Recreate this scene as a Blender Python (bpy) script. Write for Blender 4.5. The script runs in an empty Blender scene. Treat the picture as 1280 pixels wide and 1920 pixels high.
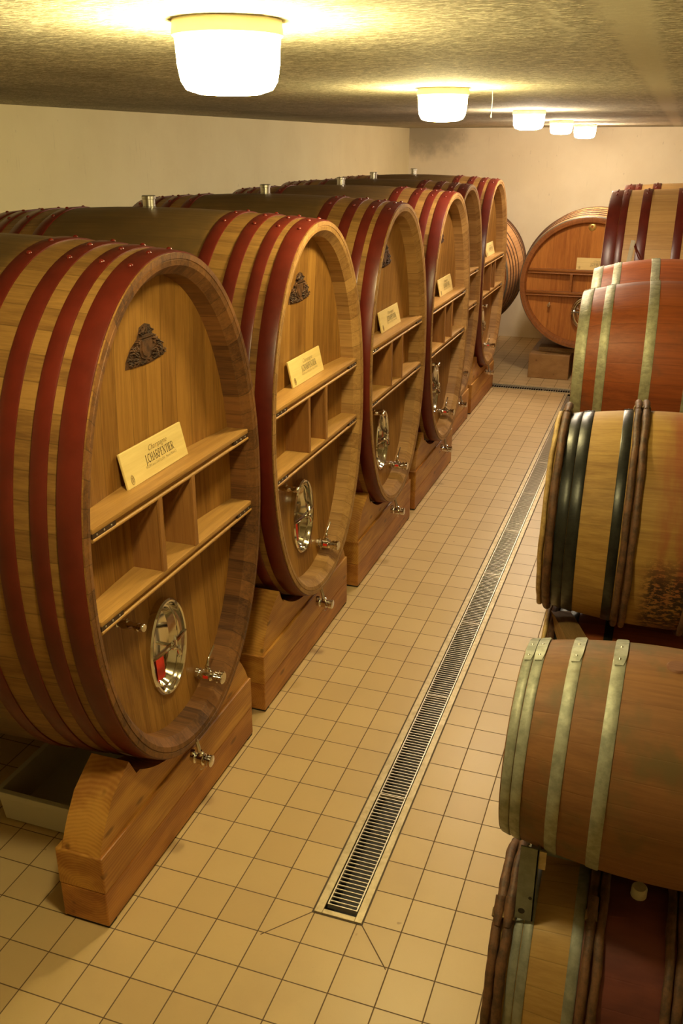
import bpy, bmesh, math, random
from math import sin, cos, pi, sqrt, atan2
from mathutils import Vector, Matrix
random.seed(7)
C = bpy.context.scene.collection

# ------------------------------------------------------------------ camera
FPX = 1716.19
cam = bpy.data.cameras.new('camera'); cam_o = bpy.data.objects.new('camera', cam); C.objects.link(cam_o)
cam.sensor_fit = 'VERTICAL'; cam.sensor_height = 36.0; cam.lens = 36.0 * FPX / 1920.0
cam_o.location = (1.9574, -2.5652, 3.2178)
YAW, PITCH = .3362, .3818
fw = Vector((-sin(YAW) * cos(PITCH), cos(YAW) * cos(PITCH), -sin(PITCH)))
cam_o.rotation_euler = fw.to_track_quat('-Z', 'Y').to_euler()
cam.clip_start = .05
bpy.context.scene.camera = cam_o

# ------------------------------------------------------------------ world, exposure
w = bpy.data.worlds.new('world'); bpy.context.scene.world = w; w.use_nodes = True
w.node_tree.nodes['Background'].inputs[0].default_value = (.9, .75, .5, 1)
w.node_tree.nodes['Background'].inputs[1].default_value = .006
vs = bpy.context.scene.view_settings
vs.view_transform = 'Standard'; vs.look = 'None'; vs.gamma = 1; vs.use_curve_mapping = False
vs.exposure = 2.58
LAMP_POWER = 40.0       # emission strength of the glass of a ceiling lamp
LAMP_NEAR = (1.0, .82, .38)
LAMP_FAR = (1.0, .82, .60)
ZC = 3.48               # ceiling height

# ------------------------------------------------------------------ material helpers
def new_mat(name, base=(.5, .5, .5), rough=.5, metal=0.0, spec=.5):
    m = bpy.data.materials.new(name); m.use_nodes = True
    b = m.node_tree.nodes['Principled BSDF']
    b.inputs['Base Color'].default_value = (*base, 1); b.inputs['Roughness'].default_value = rough
    b.inputs['Metallic'].default_value = metal; b.inputs['Specular IOR Level'].default_value = spec
    return m

class NT:
    """small wrapper to write node expressions"""
    def __init__(s, m):
        s.t = m.node_tree; s.n = s.t.nodes; s.bsdf = s.n['Principled BSDF']
        s.tc = s.n.new('ShaderNodeTexCoord')
        s.obj = s.tc.outputs['Object']
        sp = s.n.new('ShaderNodeSeparateXYZ'); s.t.links.new(s.obj, sp.inputs[0])
        s.x, s.y, s.z = sp.outputs
    def link(s, a, b):
        if isinstance(a, (int, float)): b.default_value = a
        elif isinstance(a, tuple): b.default_value = (*a, 1) if len(a) == 3 and b.type == 'RGBA' else a
        else: s.t.links.new(a, b)
    def m(s, op, a, b=0.0, c=0.0):
        n = s.n.new('ShaderNodeMath'); n.operation = op
        s.link(a, n.inputs[0]); s.link(b, n.inputs[1])
        if op in ('MULTIPLY_ADD', 'WRAP', 'COMPARE', 'SMOOTH_MIN'): s.link(c, n.inputs[2])
        return n.outputs[0]
    def vec(s, x, y, z):
        n = s.n.new('ShaderNodeCombineXYZ'); s.link(x, n.inputs[0]); s.link(y, n.inputs[1]); s.link(z, n.inputs[2]); return n.outputs[0]
    def scl(s, v, k):
        n = s.n.new('ShaderNodeVectorMath'); n.operation = 'MULTIPLY'; s.link(v, n.inputs[0]); n.inputs[1].default_value = k; return n.outputs[0]
    def noise(s, v, scale=5., detail=4., rough=.55, dist=0.):
        n = s.n.new('ShaderNodeTexNoise'); s.link(v, n.inputs['Vector'])
        n.inputs['Scale'].default_value = scale; n.inputs['Detail'].default_value = detail
        n.inputs['Roughness'].default_value = rough; n.inputs['Distortion'].default_value = dist
        return n.outputs['Fac']
    def white(s, v):
        n = s.n.new('ShaderNodeTexWhiteNoise'); n.noise_dimensions = '3D'; s.link(v, n.inputs['Vector']); return n.outputs['Value']
    def mix(s, f, a, b, mode='MIX'):
        n = s.n.new('ShaderNodeMix'); n.data_type = 'RGBA'; n.blend_type = mode
        s.link(f, n.inputs[0]); s.link(a, n.inputs[6]); s.link(b, n.inputs[7]); return n.outputs[2]
    def ramp(s, f, lo, hi):
        n = s.n.new('ShaderNodeMapRange'); n.interpolation_type = 'SMOOTHSTEP'
        s.link(f, n.inputs[0]); n.inputs[1].default_value = lo; n.inputs[2].default_value = hi; return n.outputs[0]
    def color(s, c): s.link(c, s.bsdf.inputs['Base Color'])
    def rough(s, r): s.link(r, s.bsdf.inputs['Roughness'])
    def bump(s, h, strength=.3, dist=.01):
        n = s.n.new('ShaderNodeBump'); s.link(h, n.inputs['Height']); n.inputs['Strength'].default_value = strength
        n.inputs['Distance'].default_value = dist; s.t.links.new(n.outputs[0], s.bsdf.inputs['Normal'])
    def rnd(s):
        n = s.n.new('ShaderNodeObjectInfo'); return n.outputs['Random']

def wood(name, c1, c2, axis='x', plank=None, zc=0.0, aspect=1.0, seam=.5, rough=.5, tone=.35, grain=1.0, stain=None, bump=.12, salt=0.0):
    """c1 light, c2 dark; axis = direction of the grain; plank = ('ang', N) or ('x'|'y'|'z', width)"""
    m = new_mat(name, c1, rough, 0.0, .32); t = NT(m)
    k = {'x': (1.2, 28, 28), 'y': (28, 1.2, 28), 'z': (28, 28, 1.2)}[axis]
    pid = 0.0; sm = 0.0
    if plank:
        if plank[0] == 'ang':
            e = t.m('MULTIPLY', t.m('ARCTAN2', t.m('MULTIPLY', t.m('SUBTRACT', t.z, zc), 1 / aspect), t.y), plank[1] / (2 * pi))
        else:
            e = t.m('DIVIDE', {'x': t.x, 'y': t.y, 'z': t.z}[plank[0]], plank[1])
            wob = t.m('MULTIPLY', t.noise(t.vec(t.m('FLOOR', e), 0, 0), 3, 0), .0)
            e = t.m('ADD', e, wob)
        e = t.m('ADD', e, salt)
        pid = t.m('FLOOR', e)
        fr = t.m('FRACT', e)
        d = t.m('MINIMUM', fr, t.m('SUBTRACT', 1.0, fr))
        sm = t.m('SUBTRACT', 1.0, t.ramp(d, 0.0, .035))
    r = t.white(t.vec(pid, t.m('MULTIPLY', t.rnd(), 37.0), salt))
    off = t.vec(t.m('MULTIPLY', r, 13.7), t.m('MULTIPLY', r, 7.1), t.m('MULTIPLY', r, 3.3))
    v = t.n.new('ShaderNodeVectorMath'); v.operation = 'ADD'; t.link(t.obj, v.inputs[0]); t.link(off, v.inputs[1])
    g = t.noise(t.scl(v.outputs[0], k), 1.0 * grain, 6, .62, .6)
    k2 = tuple(q * 5 for q in k)
    g2 = t.noise(t.scl(v.outputs[0], k2), 1.0 * grain, 3, .6)
    big = t.noise(v.outputs[0], 2.2, 2, .5)
    f = t.m('ADD', t.m('MULTIPLY', t.ramp(g, .3, .72), .55), t.m('MULTIPLY', t.ramp(g2, .35, .65), .25))
    f = t.m('ADD', f, t.m('MULTIPLY', t.m('SUBTRACT', big, .5), .5))
    f = t.m('ADD', f, t.m('MULTIPLY', t.m('SUBTRACT', r, .5), tone * 2))
    n = t.n.new('ShaderNodeClamp'); t.link(f, n.inputs[0])
    col = t.mix(n.outputs[0], c1, c2)
    if stain:
        sc, lo, hi, sk = stain
        s_ = t.ramp(t.noise(t.scl(t.obj, (1, 1, 1)), sk, 4, .6), lo, hi)
        col = t.mix(s_, col, sc)
    if plank and seam: col = t.mix(t.m('MULTIPLY', sm, seam), col, tuple(q * .22 for q in c2))
    t.color(col)
    h = t.m('SUBTRACT', t.m('MULTIPLY', g2, .5), t.m('MULTIPLY', sm, 1.2) if plank else 0.0)
    t.bump(h, bump, .004)
    t.rough(t.m('ADD', rough - .08, t.m('MULTIPLY', g, .16)))
    return m

def pine(name, c1, c2, endgrain=True):
    m = new_mat(name, c1, .45); t = NT(m)
    # grain along y, growth rings in xz seen on the end cuts
    o = t.m('MULTIPLY', t.rnd(), 9.0)
    px = t.m('ADD', t.x, .10); pz = t.m('ADD', t.z, t.m('MULTIPLY', t.m('SUBTRACT', t.rnd(), .8), .5))
    warp = t.noise(t.scl(t.obj, (3, .7, 3)), 2.0, 2)
    rr = t.m('SQRT', t.m('ADD', t.m('MULTIPLY', px, px), t.m('MULTIPLY', pz, pz)))
    ring = t.m('SINE', t.m('MULTIPLY', t.m('ADD', rr, t.m('MULTIPLY', warp, .05)), 480.0))
    g = t.noise(t.vec(t.m('MULTIPLY', t.x, 40), t.m('ADD', t.m('MULTIPLY', t.y, 2), o), t.m('MULTIPLY', t.z, 40)), 1, 5)
    big = t.noise(t.vec(t.m('MULTIPLY', t.x, 3), t.m('ADD', t.m('MULTIPLY', t.y, 1.2), o), t.m('MULTIPLY', t.z, 6)), 1.5, 3)
    kn = t.n.new('ShaderNodeTexVoronoi'); t.link(t.vec(t.m('MULTIPLY', t.x, 9), t.m('ADD', t.m('MULTIPLY', t.y, 3.2), o), t.m('MULTIPLY', t.z, 9)), kn.inputs['Vector'])
    kn.inputs['Scale'].default_value = 1.0
    knot = t.m('SUBTRACT', 1.0, t.ramp(kn.outputs['Distance'], .06, .17))
    f = t.m('ADD', t.m('MULTIPLY', ring, .16), t.m('ADD', t.m('MULTIPLY', g, .45), t.m('MULTIPLY', t.ramp(big, .36, .62), .62)))
    cl = t.n.new('ShaderNodeClamp'); t.link(t.m('SUBTRACT', f, .15), cl.inputs[0])
    col = t.mix(cl.outputs[0], c1, c2)
    col = t.mix(t.m('MULTIPLY', knot, .65), col, tuple(q * .35 for q in c2))
    t.color(col); t.bump(g, .12, .003)
    return m

def paint(name, c, rough=.3, var=.25, flake=.0):
    m = new_mat(name, c, rough); t = NT(m)
    n = t.noise(t.obj, 7, 4); n2 = t.noise(t.obj, 60, 3)
    t.color(t.mix(t.ramp(n, .3, .75), c, tuple(q * (1 - var) for q in c)))
    t.rough(t.m('ADD', rough, t.m('MULTIPLY', n2, .12))); t.bump(n2, .08, .002)
    return m

def galv(name, c1, c2, rough=.42, metal=.55, dent=0.0):
    m = new_mat(name, c1, rough, metal); t = NT(m)
    n = t.noise(t.obj, 22, 5, .65); n2 = t.noise(t.obj, 110, 3); n3 = t.noise(t.obj, 5, 2)
    f = t.m('ADD', t.m('MULTIPLY', t.ramp(n, .35, .68), .7), t.m('MULTIPLY', t.m('SUBTRACT', n3, .45), .9))
    cl = t.n.new('ShaderNodeClamp'); t.link(f, cl.inputs[0])
    t.color(t.mix(cl.outputs[0], c1, c2)); t.rough(t.m('ADD', rough - .08, t.m('MULTIPLY', n, .28)))
    if dent:
        dd = t.noise(t.scl(t.obj, (14, 60, 60)), 1, 3); t.bump(t.m('ADD', dd, t.m('MULTIPLY', n2, .3)), dent, .006)
    else: t.bump(n2, .12, .002)
    return m

def bark(name, c1, c2):
    m = new_mat(name, c1, .6); t = NT(m)
    n = t.noise(t.scl(t.obj, (12, 12, 12)), 1.6, 6, .7); n2 = t.noise(t.scl(t.obj, (90, 25, 25)), 1, 4)
    t.color(t.mix(t.ramp(n, .35, .65), c1, c2)); t.bump(t.m('ADD', n, n2), .5, .005); return m

M = {}
M['chrome'] = new_mat('polished_steel', (.72, .70, .66), .09, 1.0)
M['steel'] = new_mat('brushed_steel', (.62, .60, .55), .28, 1.0)
M['brass'] = new_mat('brass', (.75, .58, .22), .3, 1.0)
M['rubber'] = new_mat('black_rubber', (.012, .012, .012), .6)
M['red_sticker'] = new_mat('red_sticker', (.75, .035, .02), .3)
M['hoop_red'] = paint('oxblood_hoop_paint', (.125, .0135, .007), .28, .3)
M['rivet_red'] = paint('oxblood_rivet_paint', (.16, .015, .008), .2, .2)
M['stave'] = wood('oak_staves', (.32, .170, .046), (.135, .060, .017), 'x', ('ang', 64), 1.65, 1.45, .45, .48, .30)
def dusty(m):
    # unvarnished, dusty middle of the cask between the hoop groups
    t = NT(m); old = t.bsdf.inputs['Base Color'].links[0].from_socket
    n = t.noise(t.obj, 5, 4); u = t.m('ADD', t.m('MULTIPLY', t.x, -1.0), t.m('MULTIPLY', t.m('SUBTRACT', n, .5), .12))
    f = t.m('MULTIPLY', t.m('MULTIPLY', t.ramp(u, .50, .62), t.m('SUBTRACT', 1.0, t.ramp(u, 1.6, 1.72))), t.m('ADD', .45, t.m('MULTIPLY', n, .5)))
    t.color(t.mix(f, old, (.085, .056, .024)))
dusty(M['stave'])
M['rim'] = wood('oak_stave_ends', (.41, .235, .082), (.20, .095, .030), 'x', ('ang', 64), 1.65, 1.45, .5, .5, .28)
M['rim_dark'] = wood('dark_oak_stave_ends', (.22, .095, .030), (.060, .025, .011), 'x', ('ang', 64), 1.65, 1.45, .5, .5, .38)
M['head'] = wood('oak_head_boards', (.37, .185, .042), (.165, .068, .015), 'z', ('y', .125), seam=.35, rough=.42, tone=.32)
M['shelf'] = wood('oak_shelf', (.47, .26, .075), (.29, .145, .04), 'y', rough=.42, tone=.1)
M['divider'] = wood('oak_divider', (.37, .175, .05), (.21, .09, .028), 'z', rough=.45, tone=.1)
M['bracket'] = paint('brown_metal_bracket', (.055, .028, .016), .35, .3)
M['crest'] = bark('burnt_oak', (.035, .015, .008), (.13, .055, .022))
M['plaque'] = wood('pale_pine_plaque', (.80, .63, .27), (.68, .50, .19), 'y', rough=.5, tone=.08, bump=.05)
M['ink'] = new_mat('dark_printing_ink', (.10, .06, .025), .6)
M['ink_pale'] = new_mat('pale_printing_ink', (.36, .25, .10), .6)
M['pine'] = pine('larch_beam', (.56, .285, .058), (.28, .095, .016))
M['pine_red'] = pine('reddish_larch_beam', (.50, .22, .045), (.25, .075, .013))
M['block'] = pine('sawn_wood_block', (.36, .20, .07), (.24, .12, .04))
M['far_stave'] = wood('orange_oak_staves', (.52, .27, .10), (.30, .13, .045), 'x', ('ang', 40), 1.38, 1.0, .4, .45, .25)
M['far_rim'] = wood('red_oak_stave_ends', (.32, .115, .030), (.18, .058, .015), 'x', ('ang', 40), 1.38, 1.0, .4, .45, .2)
M['far_head'] = wood('red_oak_head_boards', (.52, .205, .042), (.30, .095, .018), 'z', ('y', .17), seam=.3, rough=.38, tone=.30)
M['far_shelf'] = wood('red_oak_shelf', (.32, .12, .028), (.22, .075, .018), 'y', rough=.35, tone=.1)
M['far_hoop'] = paint('brown_hoop_paint', (.10, .045, .022), .4, .3)
M['grey_hoop'] = galv('weathered_steel_hoop', (.20, .17, .12), (.09, .07, .05), .45, .4)
M['black_hoop'] = galv('black_iron_hoop', (.030, .032, .028), (.012, .012, .012), .30, .55)
M['galv'] = galv('galvanised_hoop', (.34, .345, .27), (.165, .175, .135), .48, .4)
M['galv_dent'] = galv('dented_galvanised_hoop', (.38, .37, .24), (.19, .19, .12), .46, .35, .5)
M['galv_dark'] = galv('dull_galvanised_hoop', (.27, .28, .24), (.15, .155, .13), .45, .4)
M['chestnut'] = bark('chestnut_hoop', (.15, .068, .032), (.055, .028, .016))
M['chestnut_pale'] = bark('split_chestnut_hoop', (.50, .34, .12), (.30, .18, .06))
M['cane'] = bark('cane_binding', (.26, .17, .07), (.12, .07, .03))
M['barrel_A'] = wood('tan_barrel_staves', (.215, .098, .034), (.135, .055, .020), 'x', ('ang', 30), .39, 1, .0, .62, .16, stain=((.115, .075, .028), .46, .70, 4.5))
M['barrel_B'] = wood('wine_stained_staves', (.17, .052, .040), (.10, .028, .026), 'x', ('ang', 26), .39, 1, .35, .55, .18)
M['barrel_D'] = wood('red_brown_staves', (.29, .075, .017), (.16, .034, .009), 'x', ('ang', 30), .5, 1, .3, .5, .22, stain=((.12, .045, .022), .55, .8, 3.0))
M['head_old'] = wood('old_barrel_head', (.26, .14, .06), (.15, .08, .035), 'z', ('y', .1), seam=.5, rough=.6, tone=.2)
M['timber'] = wood('rough_timber', (.34, .21, .085), (.19, .11, .045), 'y', rough=.7, tone=.1)

def mat_barrel_c():
    # pale golden staves between the hoops, wine-reddened and black-moulded around the belly
    m = wood('gold_and_wine_stained_staves', (.40, .245, .065), (.22, .115, .030), 'x', ('ang', 20), .5, 1, .15, .6, .16)
    t = NT(m); old = t.bsdf.inputs['Base Color'].links[0].from_socket
    red = t.m('MULTIPLY', t.ramp(t.m('MULTIPLY', t.x, -1.0), .42, .58), t.ramp(t.noise(t.scl(t.obj, (9, 2, 2)), 1, 4), .3, .62))
    c = t.mix(t.m('MULTIPLY', red, .75), old, (.25, .055, .025))
    zone = t.m('MULTIPLY', t.ramp(t.m('MULTIPLY', t.x, -1.0), .44, .52), t.m('SUBTRACT', 1.0, t.ramp(t.z, .38, .62)))
    blk = t.m('MULTIPLY', zone, t.ramp(t.noise(t.scl(t.obj, (30, 55, 55)), 1, 5, .7), .42, .52))
    c = t.mix(t.m('MULTIPLY', blk, .95), c, (.02, .012, .008))
    t.color(c); return m
M['barrel_C'] = mat_barrel_c()

def mat_wall():
    m = new_mat('plaster', (.6, .5, .3), .85); t = NT(m)
    n = t.noise(t.obj, 1.3, 4); n2 = t.noise(t.scl(t.obj, (9, 9, .8)), 3, 4, .7); n3 = t.noise(t.obj, 40, 4, .7)
    c = t.mix(t.ramp(n, .3, .7), (.82, .725, .46), (.76, .66, .405))
    c = t.mix(t.m('MULTIPLY', t.ramp(n2, .62, .8), .35), c, (.42, .34, .2))
    spots = t.ramp(t.noise(t.scl(t.obj, (14, 14, 7)), 1.4, 3, .5), .70, .78)
    c = t.mix(t.m('MULTIPLY', spots, .35), c, (.25, .19, .10))
    t.color(c); t.bump(n3, .15, .004); return m
def mat_farwall():
    m = mat_wall(); m.name = 'plaster_with_mould'; t = NT(m); old = t.mix(1.0, t.bsdf.inputs['Base Color'].links[0].from_socket, (1.06, 1.06, 1.24), 'MULTIPLY')
    # grey mould patch in the upper left corner
    d = t.m('SQRT', t.m('ADD', t.m('POWER', t.m('DIVIDE', t.m('ADD', t.x, 2.35), .85), 2.0), t.m('POWER', t.m('DIVIDE', t.m('SUBTRACT', t.z, 3.40), .42), 2.0)))
    f = t.m('SUBTRACT', 1.0, t.ramp(t.m('ADD', d, t.m('MULTIPLY', t.noise(t.obj, 6, 4), .7)), .7, 1.5))
    t.color(t.mix(t.m('MULTIPLY', f, .6), old, (.15, .13, .085))); return m
def mat_floor():
    m = new_mat('beige_tiles', (.6, .45, .25), .4); t = NT(m)
    T = .2
    ex = t.m('DIVIDE', t.x, T); ey = t.m('DIVIDE', t.y, T)
    fx = t.m('FRACT', ex); fy = t.m('FRACT', ey)
    dx = t.m('MINIMUM', fx, t.m('SUBTRACT', 1.0, fx)); dy = t.m('MINIMUM', fy, t.m('SUBTRACT', 1.0, fy))
    d = t.m('MINIMUM', dx, dy)
    def seg(x0, y0, x1, y1):
        L = math.hypot(x1 - x0, y1 - y0); ux, uy = (x1 - x0) / L, (y1 - y0) / L
        a = t.m('ADD', t.m('MULTIPLY', t.m('SUBTRACT', t.x, x0), ux), t.m('MULTIPLY', t.m('SUBTRACT', t.y, y0), uy))
        p = t.m('ABSOLUTE', t.m('SUBTRACT', t.m('MULTIPLY', t.m('SUBTRACT', t.x, x0), uy), t.m('MULTIPLY', t.m('SUBTRACT', t.y, y0), ux)))
        out = t.m('ADD', t.m('MAXIMUM', t.m('MULTIPLY', a, -1.0), 0.0), t.m('MAXIMUM', t.m('SUBTRACT', a, L), 0.0))
        return t.m('DIVIDE', t.m('ADD', p, out), T)
    d = t.m('MINIMUM', d, seg(.795, .386, .62, .186)); d = t.m('MINIMUM', d, seg(1.02, .384, 1.19, .19))
    w_ = t.m('ADD', .0085, t.m('MULTIPLY', t.noise(t.obj, 3, 2), .005))
    g = t.m('SUBTRACT', 1.0, t.ramp(t.m('SUBTRACT', d, w_), -.002, .006))
    r = t.white(t.vec(t.m('FLOOR', ex), t.m('FLOOR', ey), 0.0))
    n = t.noise(t.obj, 2.0, 5, .6); n2 = t.noise(t.obj, 90, 3, .7)
    c = t.mix(r, (.59, .43, .215), (.535, .38, .185))
    c = t.mix(t.m('MULTIPLY', t.ramp(n, .45, .8), .5), c, (.47, .33, .17))
    c = t.mix(t.m('MULTIPLY', t.ramp(n2, .55, .75), .10), c, (.36, .24, .12))
    spot = t.ramp(t.noise(t.obj, 14, 2, .4), .76, .80)
    c = t.mix(t.m('MULTIPLY', spot, .5), c, (.22, .12, .05))
    c = t.mix(t.m('MULTIPLY', g, .92), c, (.085, .043, .018))
    t.color(c); t.rough(t.m('ADD', .34, t.m('ADD', t.m('MULTIPLY', g, .4), t.m('MULTIPLY', n, .1))))
    t.bump(t.m('SUBTRACT', t.m('MULTIPLY', n2, .05), t.m('MULTIPLY', g, 1.0)), .35, .003); return m
def mat_ceiling():
    m = new_mat('wood_wool_panels', (.4, .35, .25), .9); t = NT(m)
    # strands: stretched noises turned in several directions
    def strands(a, s):
        mp = t.n.new('ShaderNodeMapping'); t.link(t.obj, mp.inputs[0]); mp.inputs['Rotation'].default_value = (0, 0, a)
        mp.inputs['Scale'].default_value = (26, 150, 1)
        return t.noise(mp.outputs[0], s, 2, .5, 1.2)
    s1, s2, s3 = strands(.15, 1), strands(1.1, 1.1), strands(2.3, .9)
    h = t.m('MAXIMUM', t.m('MAXIMUM', s1, s2), s3)
    hf = t.ramp(h, .56, .66)
    n = t.noise(t.scl(t.obj, (1.3, .8, 1)), 1.2, 5, .6)
    c = t.mix(hf, (.27, .235, .14), (.95, .90, .66))
    c = t.mix(t.m('MULTIPLY', t.ramp(n, .45, .7), .45), c, (.20, .17, .10))
    # trowelled joints between the panels
    wob = t.m('MULTIPLY', t.m('SUBTRACT', t.noise(t.obj, 5, 4, .7), .5), .16)
    ex = t.m('FRACT', t.m('DIVIDE', t.m('ADD', t.m('SUBTRACT', t.x, -.17), wob), .60))
    jx = t.m('SUBTRACT', 1.0, t.ramp(t.m('MINIMUM', ex, t.m('SUBTRACT', 1.0, ex)), .0, .035))
    ey = t.m('FRACT', t.m('DIVIDE', t.m('ADD', t.m('SUBTRACT', t.y, .82), wob), 2.0))
    jy = t.m('SUBTRACT', 1.0, t.ramp(t.m('MINIMUM', ey, t.m('SUBTRACT', 1.0, ey)), .0, .014))
    j = t.m('MULTIPLY', t.m('MAXIMUM', jx, jy), t.ramp(t.noise(t.obj, 2.1, 3), .40, .62))
    wide = t.m('SUBTRACT', 1.0, t.ramp(t.m('ADD', t.m('ABSOLUTE', t.m('SUBTRACT', t.x, 1.80)), t.m('MULTIPLY', t.m('ABSOLUTE', wob), 1.0)), .045, .085))
    j2 = t.m('MAXIMUM', t.m('MULTIPLY', j, .9), t.m('MULTIPLY', wide, .9))
    c = t.mix(j2, c, (.58, .54, .38))
    t.color(c)
    t.bump(t.m('ADD', t.m('MULTIPLY', hf, t.m('SUBTRACT', 1.0, j2)), t.m('MULTIPLY', n, .3)), .5, .010); return m
M['wall'] = mat_wall(); M['wall_mould'] = mat_farwall(); M['floor'] = mat_floor(); M['ceiling'] = mat_ceiling()
M['channel'] = galv('worn_stainless_channel', (.60, .50, .31), (.40, .31, .17), .38, .45)
M['grate'] = new_mat('stainless_grate', (.78, .70, .56), .32, .7)
M['trench'] = new_mat('drain_dark', (.008, .006, .005), .5)
M['tub'] = new_mat('off_white_plastic', (.50, .47, .38), .45)
M['grey_steel'] = galv('grey_painted_steel', (.22, .24, .21), (.15, .16, .14), .5, .3)
M['lamp_base'] = new_mat('cream_lamp_base', (.75, .66, .42), .5)
M['board'] = wood('pale_grey_board', (.50, .44, .32), (.36, .31, .22), 'z', rough=.6, tone=.1)
def lampmat(name, col, p):
    m = new_mat(name, (.9, .9, .85), .3); b = m.node_tree.nodes['Principled BSDF']
    b.inputs['Emission Color'].default_value = (*col, 1); b.inputs['Emission Strength'].default_value = p; return m
M['glass_near'] = lampmat('lit_opal_glass', LAMP_NEAR, LAMP_POWER)
M['glass_mid'] = lampmat('lit_opal_glass_rosy', LAMP_FAR, LAMP_POWER * 1.0)
M['glass_far'] = lampmat('lit_opal_glass_far_pair', LAMP_FAR, LAMP_POWER * .95)

# ------------------------------------------------------------------ object helpers
def me(name, bm, mat, smooth=None):
    m = bpy.data.meshes.new(name); bm.normal_update(); bm.to_mesh(m); bm.free()
    if mat: m.materials.append(mat)
    if smooth is not None:
        for p in m.polygons: p.use_smooth = True
        m.set_sharp_from_angle(angle=math.radians(smooth))
    return m
def obj(name, bm, mat, parent=None, smooth=None, loc=None, rot=None):
    o = bpy.data.objects.new(name, me(name, bm, mat, smooth)); C.objects.link(o)
    if parent: o.parent = parent
    if loc: o.location = loc
    if rot: o.rotation_euler = rot
    return o
def thing(name, label, cat, loc=(0, 0, 0), rotz=0.0, group=None):
    o = bpy.data.objects.new(name, None); C.objects.link(o); o.empty_display_size = .1
    o.location = loc; o.rotation_euler = (0, 0, rotz); o['label'] = label; o['category'] = cat
    if group: o['group'] = group
    return o
def tag(o, label, cat, group=None):
    o['label'] = label; o['category'] = cat
    if group: o['group'] = group
    return o
def struct(name, bm, mat):
    o = obj(name, bm, mat); o['kind'] = 'structure'; return o
def dup(root, label, loc, rotz=None):
    def cp(o, par):
        c = o.copy(); C.objects.link(c)
        if par: c.parent = par
        for ch in list(kids.get(o.name, ())): cp(ch, c)
        return c
    kids = {}
    for o in list(C.objects):
        if o.parent: kids.setdefault(o.parent.name, []).append(o)
    r = cp(root, None); r.location = loc; r['label'] = label
    if rotz is not None: r.rotation_euler = (0, 0, rotz)
    return r
def box(bm, x0, x1, y0, y1, z0, z1, bev=0.0):
    b2 = bmesh.new()
    v = [b2.verts.new((x, y, z)) for x in (x0, x1) for y in (y0, y1) for z in (z0, z1)]
    for f in ((0, 1, 3, 2), (4, 6, 7, 5), (0, 4, 5, 1), (2, 3, 7, 6), (0, 2, 6, 4), (1, 5, 7, 3)): b2.faces.new([v[i] for i in f])
    bmesh.ops.recalc_face_normals(b2, faces=b2.faces)
    if bev: bmesh.ops.bevel(b2, geom=b2.edges[:], offset=bev, segments=2, affect='EDGES', profile=.5)
    merge(bm, b2); return bm
def merge(bm, b2, mat=None):
    if mat is not None: bmesh.ops.transform(b2, matrix=mat, verts=b2.verts)
    m = bpy.data.meshes.new('tmp'); b2.to_mesh(m); b2.free(); bm.from_mesh(m); bpy.data.meshes.remove(m)
def cyl(bm, p0, p1, r0, r1=None, seg=16, cap=True):
    r1 = r0 if r1 is None else r1
    p0, p1 = Vector(p0), Vector(p1); d = (p1 - p0).normalized()
    u = d.orthogonal().normalized(); v = d.cross(u)
    A = [bm.verts.new(p0 + r0 * (cos(2 * pi * i / seg) * u + sin(2 * pi * i / seg) * v)) for i in range(seg)]
    B = [bm.verts.new(p1 + r1 * (cos(2 * pi * i / seg) * u + sin(2 * pi * i / seg) * v)) for i in range(seg)]
    for i in range(seg): bm.faces.new((A[i], A[(i + 1) % seg], B[(i + 1) % seg], B[i]))
    if cap: bm.faces.new(A[::-1]); bm.faces.new(B)
def lathe(bm, p0, axis, prof, seg=24):
    """prof: list of (distance along axis, radius), closed with caps"""
    p0 = Vector(p0); d = Vector(axis).normalized(); u = d.orthogonal().normalized(); v = d.cross(u)
    R = []
    for t, r in prof:
        R.append([bm.verts.new(p0 + d * t + max(r, 1e-4) * (cos(2 * pi * i / seg) * u + sin(2 * pi * i / seg) * v)) for i in range(seg)])
    for a, b in zip(R, R[1:]):
        for i in range(seg): bm.faces.new((a[i], a[(i + 1) % seg], b[(i + 1) % seg], b[i]))
    bm.faces.new(R[0][::-1]); bm.faces.new(R[-1])
def tube(bm, pts, r, seg=10, closed=False):
    pts = [Vector(p) for p in pts]; n = len(pts); R = []
    prev = None
    for i, p in enumerate(pts):
        a = pts[(i - 1) % n] if (closed or i > 0) else p; b = pts[(i + 1) % n] if (closed or i < n - 1) else p
        d = (b - a).normalized()
        u = d.orthogonal().normalized() if prev is None else (prev - d * prev.dot(d)).normalized()
        prev = u; v = d.cross(u)
        rr = r[i] if isinstance(r, (list, tuple)) else r
        R.append([bm.verts.new(p + rr * (cos(2 * pi * k / seg) * u + sin(2 * pi * k / seg) * v)) for k in range(seg)])
    for i in range(n if closed else n - 1):
        a, b = R[i], R[(i + 1) % n]
        for k in range(seg): bm.faces.new((a[k], a[(k + 1) % seg], b[(k + 1) % seg], b[k]))
    if not closed: bm.faces.new(R[0][::-1]); bm.faces.new(R[-1])
def prism(bm, poly, axis, d0, d1):
    """poly: 2D outline; axis x: poly=(y,z); axis z: poly=(x,y)"""
    f = {'x': lambda p, d: (d, p[0], p[1]), 'y': lambda p, d: (p[0], d, p[1]), 'z': lambda p, d: (p[0], p[1], d)}[axis]
    b2 = bmesh.new()
    A = [b2.verts.new(f(p, d0)) for p in poly]; B = [b2.verts.new(f(p, d1)) for p in poly]
    b2.faces.new(A); b2.faces.new(B[::-1]); n = len(poly)
    for i in range(n): b2.faces.new((A[i], B[i], B[(i + 1) % n], A[(i + 1) % n]))
    bmesh.ops.recalc_face_normals(b2, faces=b2.faces); merge(bm, b2)

# ------------------------------------------------------------------ the room
XL, XR, YN, YF = -2.60, 4.3, -4.6, 14.05
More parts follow.
